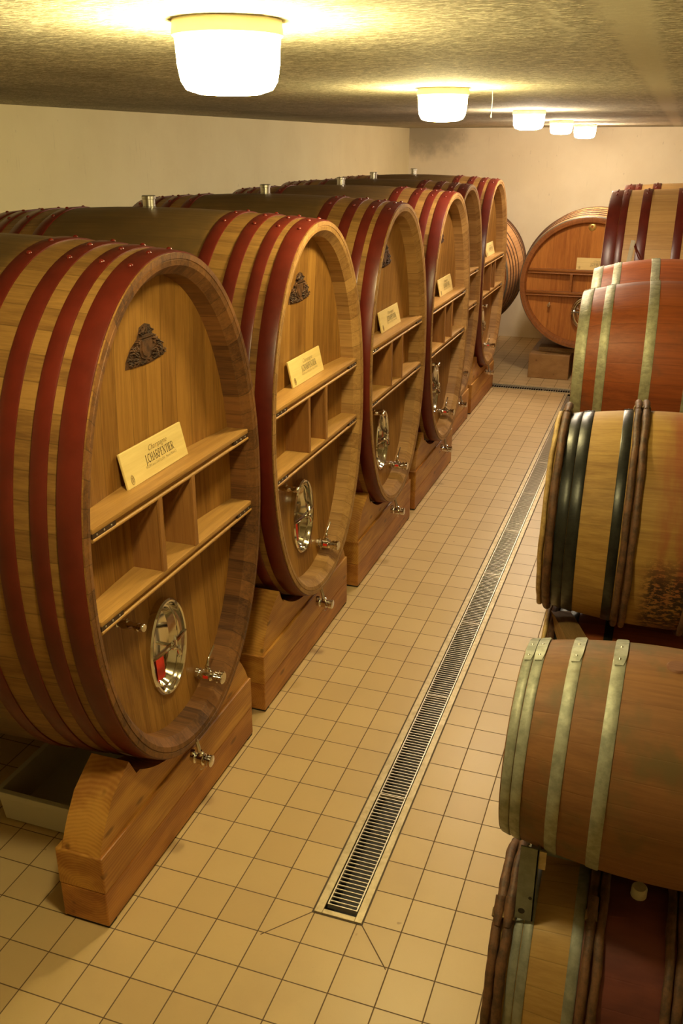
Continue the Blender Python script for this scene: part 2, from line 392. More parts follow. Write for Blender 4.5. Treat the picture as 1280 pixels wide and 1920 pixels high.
# floor with the slot of the drains left open
MX0, MX1, MY0 = .833, .986, .41
CY0, CY1, CX0, CX1 = 10.245, 10.445, -1.6, 2.6
bm = bmesh.new()
def quad(bm, x0, x1, y0, y1, z=0):
    bm.faces.new([bm.verts.new(p) for p in ((x0, y0, z), (x1, y0, z), (x1, y1, z), (x0, y1, z))])
quad(bm, XL, XR, YN, MY0); quad(bm, XL, MX0, MY0, CY0); quad(bm, MX1, XR, MY0, CY0)
quad(bm, XL, CX0, CY0, CY1); quad(bm, CX1, XR, CY0, CY1); quad(bm, XL, XR, CY1, YF)
struct('floor', bm, M['floor'])
bm = bmesh.new(); box(bm, XL, XR, YN, YF, ZC, ZC + .1); struct('ceiling', bm, M['ceiling'])
bm = bmesh.new(); box(bm, XL - .1, XL, YN, YF, -.2, ZC + .1); struct('wall_left', bm, M['wall'])
bm = bmesh.new(); box(bm, XR, XR + .1, YN, YF, -.2, ZC + .1); struct('wall_right', bm, M['wall'])
bm = bmesh.new(); box(bm, XL - .1, XR + .1, YF, YF + .1, -.2, ZC + .1); struct('wall_far', bm, M['wall_mould'])
bm = bmesh.new(); box(bm, XL - .1, XR + .1, YN - .1, YN, -.2, ZC + .1); struct('wall_near', bm, M['wall'])
# trench under the grates
bm = bmesh.new()
def trough(bm, x0, x1, y0, y1, d):
    box(bm, x0 - .01, x1 + .01, y0 - .01, y1 + .01, -d - .01, -d)
    box(bm, x0 - .012, x0, y0, y1, -d, -.0005); box(bm, x1, x1 + .012, y0, y1, -d, -.0005)
    box(bm, x0, x1, y0 - .012, y0, -d, -.0005); box(bm, x0, x1, y1, y1 + .012, -d, -.0005)
trough(bm, MX0, MX1, MY0, CY0, .14); trough(bm, CX0, CX1, CY0, CY1, .15)
o = struct('trim_1', bm, M['trench'])
# channel edges
ch = thing('drain_channel', 'long pale metal frame of the floor drain running down the aisle', 'drain', (.905, .384, 0))
bm = bmesh.new(); box(bm, .795, .833, .384, 10.20, -.01, .006, .002); box(bm, .986, 1.021, .384, 10.20, -.01, .006, .002)
box(bm, .833, .986, .384, .410, -.01, .006, .002)
o = obj('edge_frame', bm, M['channel'], ch); o.location = (-.905, -.384, 0)
bm = bmesh.new(); box(bm, .786, .795, .376, 10.2, -.004, .0012); box(bm, 1.021, 1.027, .376, 10.2, -.004, .0012); box(bm, .795, 1.021, .376, .384, -.004, .0012)
o = obj('dark_gap_strip', bm, new_mat('dark_gap_strip', (.07, .045, .022), .7), ch); o.location = (-.905, -.384, 0)  # dark-coloured strip added to stand in for the shadowy gap beside the frame
ch2 = thing('drain_channel', 'metal frame of the cross drain in front of the round casks at the far end', 'drain', (.5, 10.2, 0))
bm = bmesh.new(); box(bm, CX0, CX1, 10.205, 10.245, -.01, .006, .002); box(bm, CX0, CX1, 10.445, 10.485, -.01, .006, .002)
o = obj('edge_frame', bm, M['channel'], ch2); o.location = (-.5, -10.2, 0)
# grates
def grate_mesh(L, W, pitch=.0253, bw=.0046):
    bm = bmesh.new()
    box(bm, 0, .006, 0, L, -.022, .003); box(bm, W - .006, W, 0, L, -.022, .003)
    box(bm, .006, W - .006, 0, .005, -.022, .003); box(bm, .006, W - .006, L - .005, L, -.022, .003)
    n = round(L / pitch)
    for i in range(1, n): y = L * i / n; box(bm, .006, W - .006, y - bw / 2, y + bw / 2, -.004, .0025)
    return bm
ys = [.445, 1.262, 2.27, 3.27, 4.13, 5.08, 6.08, 7.08, 8.08, 9.08, 10.08]
ordn = ['nearest', 'second', 'third', 'fourth', 'fifth', 'sixth', 'seventh', 'eighth', 'ninth', 'tenth']
cache = {}
for i, (a, b) in enumerate(zip(ys, ys[1:])):
    L = round(b - a - .006, 3)
    if L not in cache: cache[L] = me('drain_grate', grate_mesh(L, .143), M['grate'])
    g = bpy.data.objects.new('drain_grate', cache[L]); C.objects.link(g); g.location = (.838, a, 0)
    tag(g, 'steel drain grate, %s from the near end of the aisle drain' % ordn[i], 'grate', 'aisle drain grates')
bmx = me('drain_grate', grate_mesh(.99, .19, .033), M['grate'])
for i, x in enumerate((-.52, .48, 1.48)):
    g = bpy.data.objects.new('drain_grate', bmx); C.objects.link(g); g.rotation_euler = (0, 0, -pi / 2); g.location = (x, 10.44, 0)
    tag(g, 'grate of the cross drain before the far round casks, %s' % ('left one', 'middle one', 'right one, behind the barrels')[i], 'grate', 'cross drain grates')

# ------------------------------------------------------------------ ceiling lamps
def lamp(x, y, d, h, mat, label):
    t = thing('ceiling_lamp', label, 'lamp', (x, y, ZC), 0, 'round ceiling lamps')
    r = d / 2; bm = bmesh.new()
    lathe(bm, (0, 0, .0), (0, 0, -1), [(0, r * .98), (.020, r), (.032, r * 1.0), (.038, r * .95)], 40); obj('base_ring', bm, M['lamp_base'], t, 30)
    bm = bmesh.new()
    lathe(bm, (0, 0, -.036), (0, 0, -1), [(0, r * .95), (h * .45, r * .93), (h * .75, r * .88), (h * .90, r * .79), (h * .98, r * .55), (h, r * .2)], 40)
    obj('glass_shade', bm, mat, t, 40)
lamp(.935, -.43, .255, .120, M['glass_near'], 'largest and nearest round ceiling lamp, above the front cask')
lamp(.775, 2.36, .262, .120, M['glass_near'], 'second ceiling lamp from the camera, over the middle of the aisle')
lamp(.705, 5.7, .27, .115, M['glass_mid'], 'third ceiling lamp, left of the two that nearly touch')
lamp(.55, 9.25, .275, .118, M['glass_far'], 'fourth ceiling lamp, left one of the far overlapping pair')
lamp(.59, 11.7, .32, .15, M['glass_far'], 'fifth ceiling lamp, farthest right one of the overlapping pair')

# ------------------------------------------------------------------ vessels
NE = 2.1
def ring_pt(a, b, th, zc, n=NE):
    c, s = cos(th), sin(th); e = 2 / n
    return (a * math.copysign(abs(c) ** e, c), zc + b * math.copysign(abs(s) ** e, s))
class Vessel:
    """local frame: front rim in the plane x=0, body towards -x, floor at z=0 of the thing"""
    def __init__(s, a, b, zc, length, bulge, n=NE): s.a, s.b, s.zc, s.L, s.k, s.n = a, b, zc, length, bulge, n
    def off(s, x):
        t = 1 - abs(x - s.L / 2) / (s.L / 2); return s.k * (1 - (1 - max(0, min(1, t))) ** 2)
    def ring(s, bm, x, dr, seg=120):
        return [bm.verts.new((-x, *ring_pt(s.a + dr, s.b + dr, 2 * pi * i / seg, s.zc, s.n))) for i in range(seg)]
    def skin(s, bm, rings, closed=False):
        n = len(rings[0]); R = rings + ([rings[0]] if closed else [])
        for A, B in zip(R, R[1:]):
            for i in range(n): bm.faces.new((A[i], A[(i + 1) % n], B[(i + 1) % n], B[i]))
    def body(s, th=.055, seg=120):
        bm = bmesh.new(); N = 22
        xs = [s.L * i / N for i in range(N + 1)]
        s.skin(bm, [s.ring(bm, x, s.off(x), seg) for x in xs]); bmesh.ops.recalc_face_normals(bm, faces=bm.faces)
        return bm
    def rim(s, face=.05, bevel=.035, bd=.045, depth=.16, seg=120, end=0):
        bm = bmesh.new()
        f = (lambda x: x) if not end else (lambda x: s.L - x)
        R = [s.ring(bm, f(x), d, seg) for x, d in ((0.0, 0.0), (0.0, -face * .45), (.003, -face * .48), (.003, -face * .54), (.0, -face * .57), (.004, -face), (bd, -face - bevel), (depth, -face - bevel - .004))]
        s.skin(bm, R); bmesh.ops.recalc_face_normals(bm, faces=bm.faces); return bm
    def head(s, inset, depth, dish, seg=120, end=0):
        bm = bmesh.new(); K = 12; rr = []
        for k in range(1, K + 1):
            q = k / K; x = depth + dish * (1 - q * q); x = x if not end else s.L - x
            rr.append([bm.verts.new((-x, *ring_pt((s.a - inset) * q, (s.b - inset) * q, 2 * pi * i / seg, s.zc, s.n))) for i in range(seg)])
        x = depth + dish; x = x if not end else s.L - x
        c = bm.verts.new((-x, 0, s.zc))
        for i in range(seg): bm.faces.new((c, rr[0][i], rr[0][(i + 1) % seg]))
        s.skin(bm, rr); bmesh.ops.recalc_face_normals(bm, faces=bm.faces)
        return bm
    def head_hole(s, inset, depth, dish, y0, z0, ry, rz, seg=120):
        # head boards with an oval opening
        bm = bmesh.new(); K = 12; rr = []; a, b = s.a - inset, s.b - inset
        outer = [ring_pt(a, b, 2 * pi * i / seg, s.zc, s.n) for i in range(seg)]
        inner = []
        for y, z in outer:
            th = atan2((z - z0) / 1.5, y - y0); inner.append((y0 + ry * cos(th), z0 + rz * sin(th)))
        for k in range(K + 1):
            q = k / K; row = []
            for (yi, zi), (yo, zo) in zip(inner, outer):
                y, z = yi + (yo - yi) * q, zi + (zo - zi) * q; r2 = (y / a) ** 2 + ((z - s.zc) / b) ** 2
                row.append(bm.verts.new((-(depth + dish * (1 - min(1, r2))), y, z)))
            rr.append(row)
        s.skin(bm, rr); bmesh.ops.recalc_face_normals(bm, faces=bm.faces)
        return bm
    def hoop(s, x0, x1, t=.007, seg=120):
        bm = bmesh.new(); o0, o1 = s.off(x0), s.off(x1); e = min(.004, (x1 - x0) * .1); xm = (x0 + x1) / 2
        s.skin(bm, [s.ring(bm, x, d, seg) for x, d in ((x0, o0 - .004), (x0, o0 + t - .002), (x0 + e, o0 + t), (xm, s.off(xm) + t), (x1 - e, o1 + t), (x1, o1 + t - .002), (x1, o1 - .004))], True)
        bmesh.ops.recalc_face_normals(bm, faces=bm.faces); return bm
    def surf(s, x, th, dr=0.0):
        return Vector((-x, *ring_pt(s.a + s.off(x) + dr, s.b + s.off(x) + dr, th, s.zc, s.n)))
    def zin(s, y, dr=0.0, x=0.0):
        a, b = s.a + dr + s.off(x), s.b + dr + s.off(x)
        return b * max(0.0, 1 - (abs(y) / a) ** s.n) ** (1 / s.n)

def rivet(bm, p, nrm, r=.012, h=.008):
    lathe(bm, p, nrm, [(0, r), (h * .4, r * .92), (h * .8, r * .6), (h, r * .2)], 12)

def add_hoop(v, t, x0, x1, mat, rmat=None, rivets=(), thick=.007, rr=.012, plate=None, name='hoop'):
    h = obj(name, v.hoop(x0, x1, thick), mat, t, 50)
    for th, fx in rivets:
        x = x0 + (x1 - x0) * fx; p = v.surf(x, th, thick); q = v.surf(x, th, thick + .1); bm = bmesh.new()
        rivet(bm, p, q - p, rr, rr * .75); obj('rivet', bm, rmat or mat, h, 40)
    if plate:
        th0, th1 = plate; bm = bmesh.new(); K = 8; rows = []
        w = (x1 - x0)
        for k in range(K + 1):
            th = th0 + (th1 - th0) * k / K
            inset = 0 if 0 < k < K else w * .18
            if k in (1, K - 1): inset = w * .05
            a = v.surf(x0 + inset, th, thick + .003); b = v.surf(x1 - inset, th, thick + .003)
            rows.append((bm.verts.new(a), bm.verts.new(b), bm.verts.new(v.surf(x0 + inset, th, thick * .3)), bm.verts.new(v.surf(x1 - inset, th, thick * .3))))
        for A, B in zip(rows, rows[1:]):
            bm.faces.new((A[0], A[1], B[1], B[0])); bm.faces.new((A[0], B[0], B[2], A[2])); bm.faces.new((A[1], A[3], B[3], B[1]))
        for R in (rows[0], rows[-1]): bm.faces.new((R[0], R[1], R[3], R[2]))
        bmesh.ops.recalc_face_normals(bm, faces=bm.faces); obj('lap_plate', bm, mat, h)
    return h

def ball_valve(parent, x0, y, z, length, r, lever=True, name='drain_valve', mat=None):
    mat = mat or M['chrome']; bm = bmesh.new(); L = length
    lathe(bm, (x0, y, z), (1, 0, 0), [(0, r * .75), (L * .12, r * .75), (L * .13, r * 1.15), (L * .22, r * 1.15), (L * .23, r * .8), (L * .3, r * .85), (L * .36, r * 1.25), (L * .62, r * 1.25), (L * .68, r * .85), (L * .74, r * .85), (L * .75, r * 1.2), (L * .82, r * 1.2), (L * .83, r * 1.0), (L * .87, r * 1.0), (L * .88, r * 1.25), (L * .98, r * 1.25), (L, r * 1.1)], 20)
    lathe(bm, (x0 + L * .49, y, z + r), (0, 0, 1), [(0, r * .7), (r * .6, r * .6), (r * .7, r * .35), (r * 1.1, r * .35)], 14)
    v = obj(name, bm, mat, parent, 35)
    if lever:
        bm = bmesh.new(); zt = z + r * 2.0; xm = x0 + L * .49
        tube(bm, [(xm, y - r * .3, zt), (xm, y, zt + r * .1), (xm, y + r * .25, zt + r * 1.0), (xm, y + r * 1.0, zt + r * 1.7), (xm, y + r * 3.0, zt + r * 3.0)], [r * .5, r * .4, r * .26, r * .22, r * .24], 10)
        obj('lever', bm, mat, v, 40)
        bm = bmesh.new(); box(bm, xm - r * .5, xm + r * .6, y - r * 1.26, y - r * 1.18, z - r * .1, z + r * .5); obj('red_marking', bm, M['red_sticker'], v)
    return v

def stroke_letters():
    """narrow serif capitals: name -> (strokes, advance); stroke = (pts, width)"""
    S, T = .05, .13
    def arc(cx, cy, rx, ry, a0, a1, n=10): return [(cx + rx * cos(math.radians(a0 + (a1 - a0) * i / n)), cy + ry * sin(math.radians(a0 + (a1 - a0) * i / n))) for i in range(n + 1)]
    def stem(x): return [([(x, 0), (x, 1)], T), ([(x - .12, .02), (x + .12, .02)], S), ([(x - .12, .98), (x + .12, .98)], S)]
    return {
        'J': ([([(.22, 1), (.22, .0), (.17, -.16), (.06, -.22)], T), ([(.08, .98), (.36, .98)], S)], .44),
        '.': ([([(.08, 0), (.08, .11)], T)], .24),
        'C': ([(arc(.42, .5, .34, .49, 55, 305, 16), T * .9), ([(.62, .78), (.62, .98)], S)], .78),
        'H': (stem(.14) + stem(.62) + [([(.14, .52), (.62, .52)], S)], .84),
        'A': ([([(.05, .02), (.33, 1)], S * 1.2), ([(.33, 1), (.64, .02)], T), ([(.16, .36), (.53, .36)], S), ([(-.03, .02), (.15, .02)], S), ([(.53, .02), (.76, .02)], S)], .80),
        'R': (stem(.14) + [(([(.14, .97)] + arc(.34, .74, .22, .235, 90, -90, 8) + [(.14, .505)]), S * 1.5), ([(.32, .5), (.66, .02)], T), ([(.6, .02), (.74, .02)], S)], .76),
        'P': (stem(.14) + [(([(.14, .97)] + arc(.36, .73, .24, .245, 90, -90, 8) + [(.14, .485)]), S * 1.6)], .70),
        'E': (stem(.14) + [([(.14, .98), (.54, .98), (.54, .84)], S), ([(.14, .52), (.46, .52)], S), ([(.14, .02), (.58, .02), (.58, .18)], S)], .70),
        'N': ([([(.13, 0), (.13, 1)], S), ([(.13, .98), (.66, .02)], T), ([(.66, 0), (.66, 1)], S), ([(.0, .98), (.16, .98)], S), ([(.56, .98), (.78, .98)], S), ([(.03, .02), (.25, .02)], S)], .86),
        'T': ([([(.34, 0), (.34, .98)], T), ([(.04, .84), (.05, .98), (.63, .98), (.64, .84)], S), ([(.22, .02), (.46, .02)], S)], .70),
        'I': (stem(.16), .36),
    }
def lettering(text, h, sx):
    """flat serif letters centred on the origin, in the y (right) / z (up) plane, facing +x"""
    Ls = stroke_letters(); bm = bmesh.new(); W = sum(Ls[c][1] for c in text); x = -W / 2
    for c in text:
        st, adv = Ls[c]
        for pts, wd in st:
            for p, q in zip(pts, pts[1:]):
                d = Vector((q[0] - p[0], q[1] - p[1])); L = d.length or 1; d /= L; n = Vector((-d.y, d.x)) * wd / 2; e = d * wd * .12
                P = [(p[0] - e.x + n.x, p[1] - e.y + n.y), (p[0] - e.x - n.x, p[1] - e.y - n.y), (q[0] + e.x - n.x, q[1] + e.y - n.y), (q[0] + e.x + n.x, q[1] + e.y + n.y)]
                bm.faces.new([bm.verts.new((0, (x + a) * h * sx, b * h)) for a, b in P])
        x += adv
    return bm
def font_text(body, size, shear=0.0, sx=1.0, bold=0.0):
    cu = bpy.data.curves.new('t', 'FONT'); cu.body = body; cu.size = size; cu.shear = shear; cu.align_x = 'CENTER'; cu.offset = bold
    o = bpy.data.objects.new('t', cu); C.objects.link(o); dg = bpy.context.evaluated_depsgraph_get()
    m = bpy.data.meshes.new_from_object(o.evaluated_get(dg)); bpy.data.objects.remove(o); bpy.data.curves.remove(cu)
    bm = bmesh.new(); bm.from_mesh(m); bpy.data.meshes.remove(m)
    for v in bm.verts: x, y = v.co.x, v.co.y; v.co = (0, x * sx, y)
    return bm

def make_plaque(loc, rz, label, w_=.52, h=.158, lean=.22):
    """thin wooden plaque standing on a shelf, leaning back; local +x faces out"""
    t = thing('name_plaque', label, 'plaque', loc, rz, 'pale wooden name plaques on the cask shelves')
    ti = -lean
    bm = bmesh.new(); box(bm, -.012, 0, -w_ / 2, w_ / 2, 0, h, .003); o = obj('board', bm, M['plaque'], t); o.rotation_euler = (0, ti, 0)
    for nm, b, mt, y, z in (('lettering', lettering('J.CHARPENTIER', .036, .78), M['ink'], .035, .062),
                            ('lettering', font_text('Champagne', .034, .45, 1.0), M['ink_pale'], .03, .110),
                            ('lettering', font_text('VILLERS sous CHATILLON   Marne FRANCE', .0165, 0, .86), M['ink_pale'], .035, .042)):
        for v in b.verts: v.co += Vector((.0012, y, z))
        o = obj(nm, b, mt, t); o.rotation_euler = (0, ti, 0)
    bm = bmesh.new()      # small oval mark in the lower left corner
    tube(bm, [(.001, -w_ / 2 + .045 + .011 * cos(a * pi / 6), .032 + .020 * sin(a * pi / 6)) for a in range(12)], .002, 4, True)
    box(bm, .0005, .002, -w_ / 2 + .041, -w_ / 2 + .049, .022, .043)
    o = obj('oval_mark', bm, M['ink_pale'], t); o.rotation_euler = (0, ti, 0)
    return t

def crest_mesh(s=1.0):
    """coat of arms: crown over a shield flanked by leafwork, as burnt relief; y right, z up, facing +x"""
    rnd = random.Random(3); bm = bmesh.new()
    sh = [(-.048, .085), (.048, .085), (.05, .0), (.035, -.045), (0, -.068), (-.035, -.045), (-.05, .0)]
    prism(bm, sh, 'x', 0, .006)
    prism(bm, [(y * .72, z * .72 + .003) for y, z in sh], 'x', 0, .010)
    box(bm, 0, .013, -.052, .052, .082, .090)
    for k in range(5):           # crown
        y = (k - 2) * .018
        tube(bm, [(.004, y * .8, .097), (.008, y * 1.5, .122 - abs(k - 2) * .003), (.006, y * .4, .148 - abs(k - 2) * .003)], .0045, 6)
    box(bm, 0, .010, -.036, .036, .091, .101)
    for i in range(150):
        side = -1 if rnd.random() < .5 else 1
        u = rnd.random(); y = side * (.050 + .095 * u * rnd.random() ** .4 + .006); top = .088 - 1.05 * (abs(y) - .05)
        z = -.082 + (top + .082) * rnd.random()
        if abs(y) > .135: z = -.07 + .03 * rnd.random()
        a = rnd.random() * pi; r = .006 + .005 * rnd.random()
        tube(bm, [(.003, y, z), (.007 + .004 * rnd.random(), y + r * cos(a), z + r * sin(a)), (.003, y + 1.9 * r * cos(a + .6), z + 1.9 * r * sin(a + .6))], [.002, .0045, .0015], 5)
    for i in range(26):
        y = rnd.uniform(-.045, .045); z = rnd.uniform(-.09, -.066)
        tube(bm, [(.003, y - .008, z), (.008, y, z + .004), (.003, y + .008, z)], [.002, .004, .002], 5)
    for i in range(40):
        y = rnd.uniform(-.036, .036); z = rnd.uniform(.105, .165 - abs(y))
        tube(bm, [(.003, y - .006, z), (.007, y, z + .004), (.003, y + .006, z)], [.002, .004, .002], 5)
    pts = [(-.155, -.085), (-.06, -.095), (.0, -.098), (.06, -.095), (.15, -.075), (.145, -.03), (.11, .035), (.06, .085), (.04, .15), (0, .168), (-.04, .15), (-.06, .085), (-.12, .02), (-.15, -.04)]
    prism(bm, pts, 'x', -.02, .0015)
    bmesh.ops.scale(bm, vec=(1, 1.05, .66), verts=bm.verts)
    return bm

def manway(t, x, y, z, ry, rz, sticker=True):
    """oval steel inspection door in the cask head, facing +x"""
    N = 48
    def ov(xx, ky, kz): return [(xx, y + ky * cos(2 * pi * i / N), z + kz * sin(2 * pi * i / N)) for i in range(N)]
    def sk(bm, prof):
        R = [[bm.verts.new(p) for p in ov(xx, ry - d, rz - d)] for xx, d in prof]
        for A, B in zip(R, R[1:]):
            for i in range(N): bm.faces.new((A[i], A[(i + 1) % N], B[(i + 1) % N], B[i]))
        return R
    bm = bmesh.new(); sk(bm, [(x - .06, -.004), (x + .020, -.004), (x + .028, .004), (x + .026, .014), (x + .012, .020), (x - .006, .024), (x - .012, .030)]); bmesh.ops.recalc_face_normals(bm, faces=bm.faces)
    f = obj('manway_frame', bm, M['chrome'], t, 40)
    bm = bmesh.new(); R = sk(bm, [(x - .012, .028), (x - .004, .034), (x - .004, .042), (x - .016, .048), (x - .040, .060), (x - .050, .085), (x - .054, .13)]); c = bm.verts.new((x - .0545, y, z))
    for i in range(N): bm.faces.new((R[-1][i], R[-1][(i + 1) % N], c))
    bmesh.ops.recalc_face_normals(bm, faces=bm.faces)
    d = obj('manway_door', bm, M['chrome'], t, 40)
    bm = bmesh.new(); tube(bm, [(x + .020, y - ry + .006, z + .012), (x + .030, y - ry * .5, z + .012), (x + .036, y, z + .012), (x + .030, y + ry * .5, z + .012), (x + .020, y + ry - .006, z + .012)], [.010, .012, .014, .012, .010], 8)
    obj('crossbar', bm, M['chrome'], t, 40)
    bm = bmesh.new(); cyl(bm, (x - .045, y, z + .012), (x + .075, y, z + .012), .009); lathe(bm, (x + .035, y, z + .012), (1, 0, 0), [(0, .014), (.01, .02), (.022, .02), (.03, .012)], 16)
    for sg in (-1, 1):
        tube(bm, [(x + .055, y, z + .012), (x + .065, y + sg * .012, z + .012 - sg * .022), (x + .068, y + sg * .018, z + .012 - sg * .048), (x + .062, y + sg * .006, z + .012 - sg * .062)], [.008, .009, .010, .006], 8)
    obj('wing_nut', bm, M['chrome'], t, 40)
    if sticker:
        bm = bmesh.new(); box(bm, -.001, .001, -.034, .034, -.058, .058); o = obj('red_label', bm, M['red_sticker'], d); o.location = (x - .038, y + .005, z - rz * .52); o.rotation_euler = (-.10, -.10, 0)

EXTRA = []
def make_shelving(v, t, xs, tops, ywid, divs, mshelf, mdiv, thick=.022, depth=.20, brk=True):
    for top in tops:
        dz = abs(top - v.zc); w_ = (v.a - .085) * (1 - (dz / (v.b - .085)) ** v.n) ** (1 / v.n) + .004
        bm = bmesh.new(); box(bm, -depth, xs, -w_, w_, top - thick, top, .003); s = obj('shelf', bm, mshelf, t, 40)
        bm = bmesh.new(); box(bm, -depth, xs - .014, -w_, w_, top - thick - .021, top - thick)
        tube(bm, [(xs - .006, -w_, top - thick - .0275), (xs - .006, 0, top - thick - .0275), (xs - .006, w_, top - thick - .0275)], .0085, 8); obj('shelf_rail', bm, mshelf, s, 60)
        if brk:
            for sg in (-1, 1):
                bm = bmesh.new(); y0, y1 = sorted((sg * w_, sg * (w_ - .16))); box(bm, xs - .015, xs - .002, y0, y1, top - thick - .020, top - thick + .001)
                b = obj('shelf_bracket', bm, M['bracket'], s)
                for k in (.03, .08, .13):
                    bm = bmesh.new(); rivet(bm, (xs - .002, sg * (w_ - k), top - thick - .010), (1, 0, 0), .0045, .003); EXTRA.append(obj('screw', bm, M['steel'], t))
    z0, z1 = tops[1], tops[0] - thick - .03
    for y in divs:
        bm = bmesh.new(); box(bm, -depth, xs - .006, y - .016, y + .016, z0, z1, .002); box(bm, xs - .010, xs + .002, y - .020, y + .012, z0, z1, .002); obj('divider', bm, mdiv, t)

TOPRIV = tuple((pi / 2 + d, f) for d, f in ((-.10, .5), (.085, .5), (.26, .5), (-.30, .5)))
CA, CB, CZ, CL = .79, 1.16, 1.65, 2.16
V = Vessel(CA, CB, CZ, CL, .055)
def make_oval_cask(label):
    t = thing('oval_cask', label, 'cask', (0, 0, 0), 0, 'row of large oval casks along the left wall')
    obj('staves', V.body(), M['stave'], t, 40)
    r = obj('front_rim', V.rim(), M['rim'], t, 35); obj('rear_rim', V.rim(end=1), M['rim'], t, 35)
    obj('front_head', V.head_hole(.082, .130, .045, -.035, .985, .148, .230), M['head'], t, 60); obj('rear_head', V.head(.082, .105, .03, end=1), M['head'], t, 60)
    hs = [(.007, .105), (.145, .215), (.285, .362), (.47, .545)]
    for x0, x1 in hs: add_hoop(V, t, x0, x1, M['hoop_red'], M['rivet_red'], TOPRIV)
    for x0, x1 in hs: add_hoop(V, t, CL - x1, CL - x0, M['hoop_red'], M['rivet_red'], TOPRIV)
    make_shelving(V, t, -.018, (1.875, 1.482), .74, (-.195, .100), M['shelf'], M['divider'])
    o = obj('carved_crest', crest_mesh(1.0), M['crest'], t); o.location = (-.150, -.005, 2.412); o.rotation_euler = (0, .055, 0)
    manway(t, -.152, -.035, .985, .165, .247)
    ball_valve(t, -.155, .215, .695, .175, .026)
    ball_valve(t, -.16, -.44, 1.325, .165, .015, False, 'tasting_tap')
    b = ball_valve(t, -.04, -.06, .392, .115, .024, False, 'bottom_valve')
    bm = bmesh.new(); tube(bm, [(.010, -.06, .41), (.005, -.06, .455), (-.012, -.055, .51)], .010, 10); tube(bm, [(.03, -.06 + .045 * cos(a), .375 + .03 * sin(a)) for a in [pi + k * pi / 8 for k in range(9)]], .0015, 5); cyl(bm, (-.03, -.06, .372), (-.03, -.06, .43), .012)
    obj('valve_stem', bm, M['steel'], b, 40)
    bm = bmesh.new(); zt = V.surf(1.12, pi / 2).z
    lathe(bm, (-1.12, 0, zt - .01), (0, 0, 1), [(0, .040), (.012, .040), (.015, .037), (.056, .037), (.058, .042), (.074, .042), (.078, .038)], 24); obj('bung_cap', bm, M['steel'], t, 35)
    return t
XF1, XF2 = .0475, -.17
YC = [.81, 2.57, 4.32, 6.09, 7.81, 9.53]
cask0 = make_oval_cask('nearest large oval cask with dark rim, red hoops and carved crest')
cask0.location = (XF1, YC[0], 0)
labs = ['second large oval cask from the front, bright red hoops and carved crest',
        'third large oval cask from the front, behind the second, pale plaque on its shelf',
        'fourth large oval cask from the front, bright red front hoop beside the tall gap',
        'fifth large oval cask from the front, mostly hidden between fourth and last',
        'last large oval cask at the far end of the left row']
for i, l in enumerate(labs):
    c = dup(cask0, l, (XF1 if i < 3 else XF2, YC[i + 1], 0))
def children(o, nm): return [k for k in C.objects if k.parent == o and k.name.split('.')[0] == nm]
fr = children(cask0, 'front_rim')[0]; fr.material_slots[0].link = 'OBJECT'; fr.material_slots[0].material = M['rim_dark']; fr['label'] = 'dark reddish-brown front rim'

# ------------------------------------------------------------------ cradles
def saddle_poly(v, half, x):
    pts = [(-half + d, z) for d, z in ((0, .385), (.03, .45), (.066, .51), (.13, .595), (.21, .645), (.28, .685), (.33, .705))]
    right = [(-y, z) for y, z in pts]
    n = 24; y0 = half - .36
    mid = []
    for i in range(n + 1):
        y = -y0 + 2 * y0 * i / n; mid.append((y, v.zc - v.zin(y, .010, x)))
    mid = [p for p in mid]
    return pts[:-1] + [(-half + .33, min(.712, mid[0][1]))] + mid + [(half - .33, min(.712, mid[-1][1]))] + right[:-1][::-1]
def make_cradle(label):
    t = thing('cask_cradle', label, 'cradle', (0, 0, 0), 0, 'stacked timber cradles under the oval casks')
    for nm, x0, x1, z0, z1, mt in (('lower_beam', -.232, -.001, .012, .195, M['pine_red']), ('upper_beam', -.236, 0, .195, .385, M['pine'])):
        bm = bmesh.new(); box(bm, x0, x1, -.765, .765, z0, z1, .006); obj(nm, bm, mt, t)
    bm = bmesh.new(); prism(bm, saddle_poly(V, .755, .25), 'x', -.205, -.014); obj('saddle', bm, M['pine'], t)
    for y0, y1 in ((-.758, -.70), (.70, .758)):
        bm = bmesh.new(); box(bm, -.225, -.004, y0, y1, 0, .012); obj('rubber_pad', bm, M['rubber'], t)
    return t
cr0 = make_cradle('front timber cradle under the nearest oval cask, rounded end grain showing')
YB = [.757, 2.512, 4.305, 6.03, 7.78, 9.49]
cr0.location = (-.02, YB[0], 0)
names = ['second', 'third', 'fourth', 'fifth', 'last']
for i in range(5):
    dup(cr0, 'front timber cradle under the %s oval cask, facing the aisle' % names[i], ((-.04, -.04, -.045, -.235, -.235)[i], YB[i + 1], 0))
names = ['nearest'] + names
V2z = V
def rear_cradle(i):
    c = dup(cr0, 'rear timber cradle under the back end of the %s oval cask' % names[i], ((XF1 if i < 4 else XF2) - CL + .24, YB[i] if i else YC[0], 0))
    return c
for i in range(6): rear_cradle(i)

# ------------------------------------------------------------------ plaques on the left shelves
def cask_plaque(i, yl, label):
    xf = XF1 if i < 4 else XF2
    make_plaque((xf - .108, YC[i] + yl, 1.8755), 0, label)
cask_plaque(0, -.028, 'pale name plaque leaning on the upper shelf of the nearest oval cask')
cask_plaque(1, .04, 'pale name plaque leaning on the upper shelf of the second oval cask')
cask_plaque(2, .10, 'pale name plaque leaning on the upper shelf of the third oval cask')
cask_plaque(3, .23, 'pale name plaque leaning on the upper shelf of the fourth oval cask')
cask_plaque(5, .24, 'pale name plaque on the last oval cask, mostly hidden by its rim')

